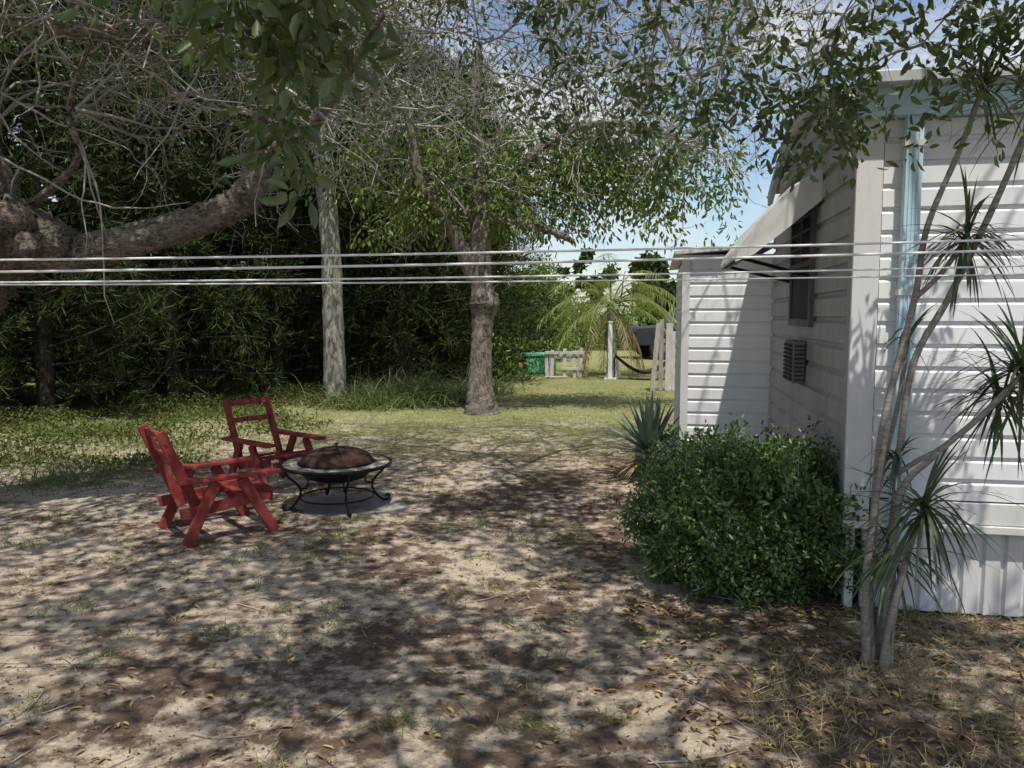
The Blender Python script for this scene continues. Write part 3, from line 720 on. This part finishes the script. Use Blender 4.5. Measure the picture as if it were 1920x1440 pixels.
# ---------------------------------------------------------------- dracaena
dr=empty('dracaena_plant')
y=3.42
st=[([(1.66,y,-.03),(1.63,y,.3),(1.64,y,.63),(1.665,y,1.1),(1.78,y,1.67),(1.82,y,1.98),(1.94,y,2.3),(2.03,y,2.56)],[.030,.022,.018,.016,.014,.013,.012,.011]),
    ([(1.70,y+.04,-.03),(1.73,y+.03,.4),(1.745,y+.02,.75),(1.745,y,1.0),(1.79,y,1.39),(1.91,y-.05,1.69),(2.07,y-.1,2.12),(2.2,y-.12,2.5)],[.030,.022,.018,.016,.015,.015,.014,.012]),
    ([(1.72,y-.03,-.03),(1.70,y-.06,.45),(1.72,y-.08,.82),(1.84,y-.1,.98),(2.02,y-.14,1.17),(2.17,y-.16,1.35)],[.026,.02,.016,.014,.013,.012]),
    ([(1.63,y-.02,-.03),(1.60,y-.04,.4),(1.62,y-.06,.8),(1.66,y-.06,1.15)],[.024,.018,.014,.011]),
    ([(1.78,y,1.67),(1.87,y-.04,1.78),(1.96,y-.06,1.93)],[.012,.011,.010]),
    ([(1.68,y-.06,-.03),(1.70,y-.1,.3),(1.75,y-.12,.6),(1.80,y-.12,.76)],[.022,.018,.014,.012]),
    ([(1.70,y,.86),(1.82,y,.94),(1.98,y+.03,1.02),(2.2,y+.02,1.22)],[.012,.011,.010,.010]),
    ([(1.69,y+.05,-.03),(1.665,y+.08,.5),(1.72,y+.1,.9),(1.78,y+.1,1.2),(1.80,y+.08,1.5)],[.022,.016,.012,.011,.009])]
tubes('stems',[smoothline(a,b_,8) for a,b_ in st],M_dstem,dr,10,.03)
hp=[];hd=[];hl=[];hdr=[]
for c,n,L,up in (((2.03,y,2.56),45,.30,.3),((2.2,y-.12,2.5),80,.40,.3),((2.17,y-.16,1.35),120,.46,.25),((1.96,y-.06,1.93),95,.34,.1),((1.80,y-.12,.76),80,.46,-.15),((2.2,y+.02,1.22),70,.42,.1),((1.72,y-.05,.55),45,.42,-.3),((1.74,y,.95),24,.22,.1),((1.80,y+.08,1.5),14,.2,.2)):
    d=rdir(n); d[:,2]=d[:,2]*.75+up
    hp.append(np.tile([c],(n,1))+rng.normal(size=(n,3))*np.array([.006,.006,.03])); hd.append(d); hl.append(L*rng.uniform(.65,1.1,n)); hdr.append(rng.uniform(.5,1.7,n))
straps('leaves',np.concatenate(hp),np.concatenate(hd),np.concatenate(hl),.015,np.concatenate(hdr),M_drac,dr,7,lambda t:(.6+.4*min(1,t*5))*(1-t**3))

# ---------------------------------------------------------------- palm in the distance
pa=empty('palm_tree',(2.62,20,0))
tubes('trunk',[smoothline([(0,0,-.1),(.02,0,.15),(-.03,0,.7),(-.05,0,1.4),(-.05,0,1.85)],[.24,.16,.13,.12,.10],6)],M_barkg,pa,12,.08)
lp=[];ld=[];rl=[];dp=[];dd_=[]
for i in range(25):
    a=i*2.4+rng.normal()*.2; el=rng.uniform(.15,1.3) if i<19 else -.5
    d=np.array([math.cos(a)*math.cos(el),math.sin(a)*math.cos(el),math.sin(el)])
    P,R=walk((-.05,0,1.8),d,rng.uniform(1.9,2.4),.022,.004,14,.015,-.14); rl.append((P,R))
    for j in range(2,15):
        t=norm(P[j]-P[j-1]); s=norm(np.cross(t,[0,0,1.]))
        for m_ in range(4):
            for sg in (-1,1):
                q=P[j]-(P[j]-P[j-1])*m_/4; v=s*sg*.8+t*.6+np.array([0,0,-.3])+rng.normal(size=3)*.12
                (lp if i<19 else dp).append(q); (ld if i<19 else dd_).append(v)
tubes('frond_stems',rl,M_palm,pa,5)
straps('fronds',np.array(lp),np.array(ld),rng.uniform(.3,.5,len(lp)),.018,.8,M_palm,pa,3,twist=.5)
straps('dead_fronds',np.array(dp),np.array(dd_),.3,.022,1.2,M_palmdry,pa,3,twist=.5)

# ---------------------------------------------------------------- far yard objects
gb=empty('green_storage_bin',(.74,21.0,0),.15)
b=MB(); b.box(-.42,.42,-.3,.3,0,.46); b.obj('bin',M_green,gb,.03)
b=MB(); b.box(-.45,.45,-.33,.33,.47,.56); b.obj('lid',M_green,gb,.03)
b=MB()
for x in (-.3,-.1,.1,.3): b.box(x-.03,x+.03,-.325,-.301,.04,.4)
b.obj('ribs',M_green,gb,.008)
pf=empty('wooden_pallet_frame',(1.34,19.8,0),-.1)
b=MB()
for x,h in ((-.42,.66),(-.30,.70),(.02,.74),(.28,.68),(.42,.76)):
    b.plank((x,-.26,0),(x+.03*math.sin(x*20),-.25,h),(1,0,0),.085,.06)
for x in (-.4,.0,.38): b.box(x-.035,x+.035,.25,.32,0,.6)
b.box(-.47,.5,-.325,-.301,.60,.67); b.box(-.05,.5,-.325,-.301,.2,.27); b.box(-.5,.5,.321,.345,.45,.53); b.plank((-.4,-.2,.66),(-.42,.3,.58),(1,0,0),.08,.03); b.plank((.3,-.2,.64),(.32,.3,.58),(1,0,0),.08,.03); b.plank((-.5,-.4,.02),(.1,-.5,.05),(0,1,0),.12,.03)
b.obj('boards',M_palew,pf,.005)
wp=empty('white_post',(2.42,19.0,0)); b=MB(); b.box(-.05,.05,-.05,.05,0,1.40); b.box(-.065,.065,-.065,.065,1.401,1.44); b.box(-.15,.15,-.15,-.052,0,.05); b.obj('post',M_trim,wp,.006)
hm=empty('hammock',(3.1,19.0,0)); V=[];Fc=[]
for i in range(15):
    t=i/14; z=.55-.42*math.sin(t*math.pi); w_=.05+.3*math.sin(t*math.pi)
    for s in (-1,-.5,0,.5,1): V.append((-.55+1.5*t,s*w_,z+.08*s*s))
for i in range(14):
    for j in range(4): a=i*5+j; Fc.append((a,a+1,a+6,a+5))
me=bpy.data.meshes.new('sling'); me.from_pydata(V,[],Fc); o=mkobj('sling',me,M_tarp,hm); o.modifiers.new('s','SOLIDIFY').thickness=.01
b=MB(); b.cyl((-.57,0,.56),(-.57,0,0),.02); b.cyl((.97,0,.56),(.97,0,0),.02); b.obj('stakes',M_black,hm)
fe=empty('weathered_fence',(3.30,16.2,0),math.radians(-8))
b=MB()
for i,h in enumerate((1.42,1.25,1.38,1.10,1.33,1.28,1.4,1.2)):
    x=i*.145; b.plank((x,0,0),(x+.02*math.sin(i*3+1),.03*math.cos(i),h),(1,0,0),.138,.022)
b.obj('boards',M_palew,fe,.003)
b=MB(); b.box(-.12,1.3,.05,.10,.35,.44); b.box(-.12,1.3,.05,.10,1.0,1.09); b.box(-.20,-.11,-.03,.028,0,1.5); b.plank((-.34,-.3,0),(-.22,-.04,1.42),(1,0,0),.1,.03); b.obj('rails_and_post',M_wood,fe,.004)
tk=empty('parked_pickup_truck',(6.9,28.5,0),math.radians(8))
def prism(name,prof,y0,y1,mat,parent,bev=.05):
    n=len(prof); V=[(x,y0,z) for x,z in prof]+[(x,y1,z) for x,z in prof]
    Fc=[tuple(range(n)),tuple(reversed(range(n,2*n)))]+[(i,i+n,(i+1)%n+n,(i+1)%n) for i in range(n)]
    me=bpy.data.meshes.new(name); me.from_pydata(V,[],Fc); me.update(); o=mkobj(name,me,mat,parent)
    m=o.modifiers.new('b','BEVEL'); m.width=bev; m.segments=3; return o
prism('body',[(-2.7,.5),(-2.7,1.0),(-2.6,1.15),(-1.3,1.22),(-.7,1.85),(.9,1.88),(1.05,1.2),(2.6,1.2),(2.65,.5)],-.9,.9,M_paintblk,tk)
b=MB()
for x in (-1.75,1.65):
    for s in (-1,1): b.cyl((x,s*.72,.4),(x,s*.95,.4),.40,24)
b.obj('wheels',M_tarp,tk,.03)
b=MB()
for x in (-1.75,1.65): b.cyl((x,-.951,.4),(x,-.965,.4),.18,18)
b.box(-2.74,-2.70,-.85,.85,.45,.62); b.obj('hubs_and_bumper',M_wgrey,tk,.01)
prism('side_windows',[(-1.1,1.25),(-.62,1.76),(.15,1.79),(.15,1.27)],-.91,-.902,M_glass,tk,.002)
prism('rear_side_window',[(.25,1.27),(.25,1.79),(.8,1.79),(.88,1.27)],-.91,-.902,M_glass,tk,.002)

# ---------------------------------------------------------------- sky, sun
to_sun=Vector((.094,-.424,1)).normalized()
el=math.asin(to_sun.z); az=math.atan2(to_sun.x,to_sun.y)
w=bpy.data.worlds.new('World'); scene.world=w; w.use_nodes=True; nt=w.node_tree; nt.nodes.clear()
sky=N(nt,'ShaderNodeTexSky'); sky.sky_type='NISHITA'; sky.sun_disc=False; sky.sun_elevation=el; sky.sun_rotation=az
sky.air_density=1.0; sky.dust_density=.7
tc=N(nt,'ShaderNodeTexCoord').outputs['Generated']
f=noise(nt,3.2,7,.6,mapping(nt,tc,(1,1,2.2)),.3)
cm=ramp(nt,f,[(.47,0.),(.60,.85)])
c=mix(nt,cm,sky.outputs[0],(5.6,5.6,5.7))
bg=N(nt,'ShaderNodeBackground'); bg.inputs[1].default_value=.15; nt.links.new(c,bg.inputs[0])
wo=N(nt,'ShaderNodeOutputWorld'); nt.links.new(bg.outputs[0],wo.inputs[0])
sl=bpy.data.lights.new('sun','SUN'); sl.energy=5.0; sl.angle=math.radians(.53); sl.color=(1,.95,.86)
so=bpy.data.objects.new('sun',sl); scene.collection.objects.link(so)
so.rotation_euler=(-to_sun).to_track_quat('-Z','Y').to_euler(); so.location=(2,-4,12)

cam=bpy.data.cameras.new('camera'); co_=bpy.data.objects.new('camera',cam); scene.collection.objects.link(co_)
cam.sensor_width=36; cam.lens=27.04; cam.clip_start=.05; cam.clip_end=1000
co_.location=(0,0,1.6); co_.rotation_euler=(math.radians(90-5.15),0,0)
scene.camera=co_
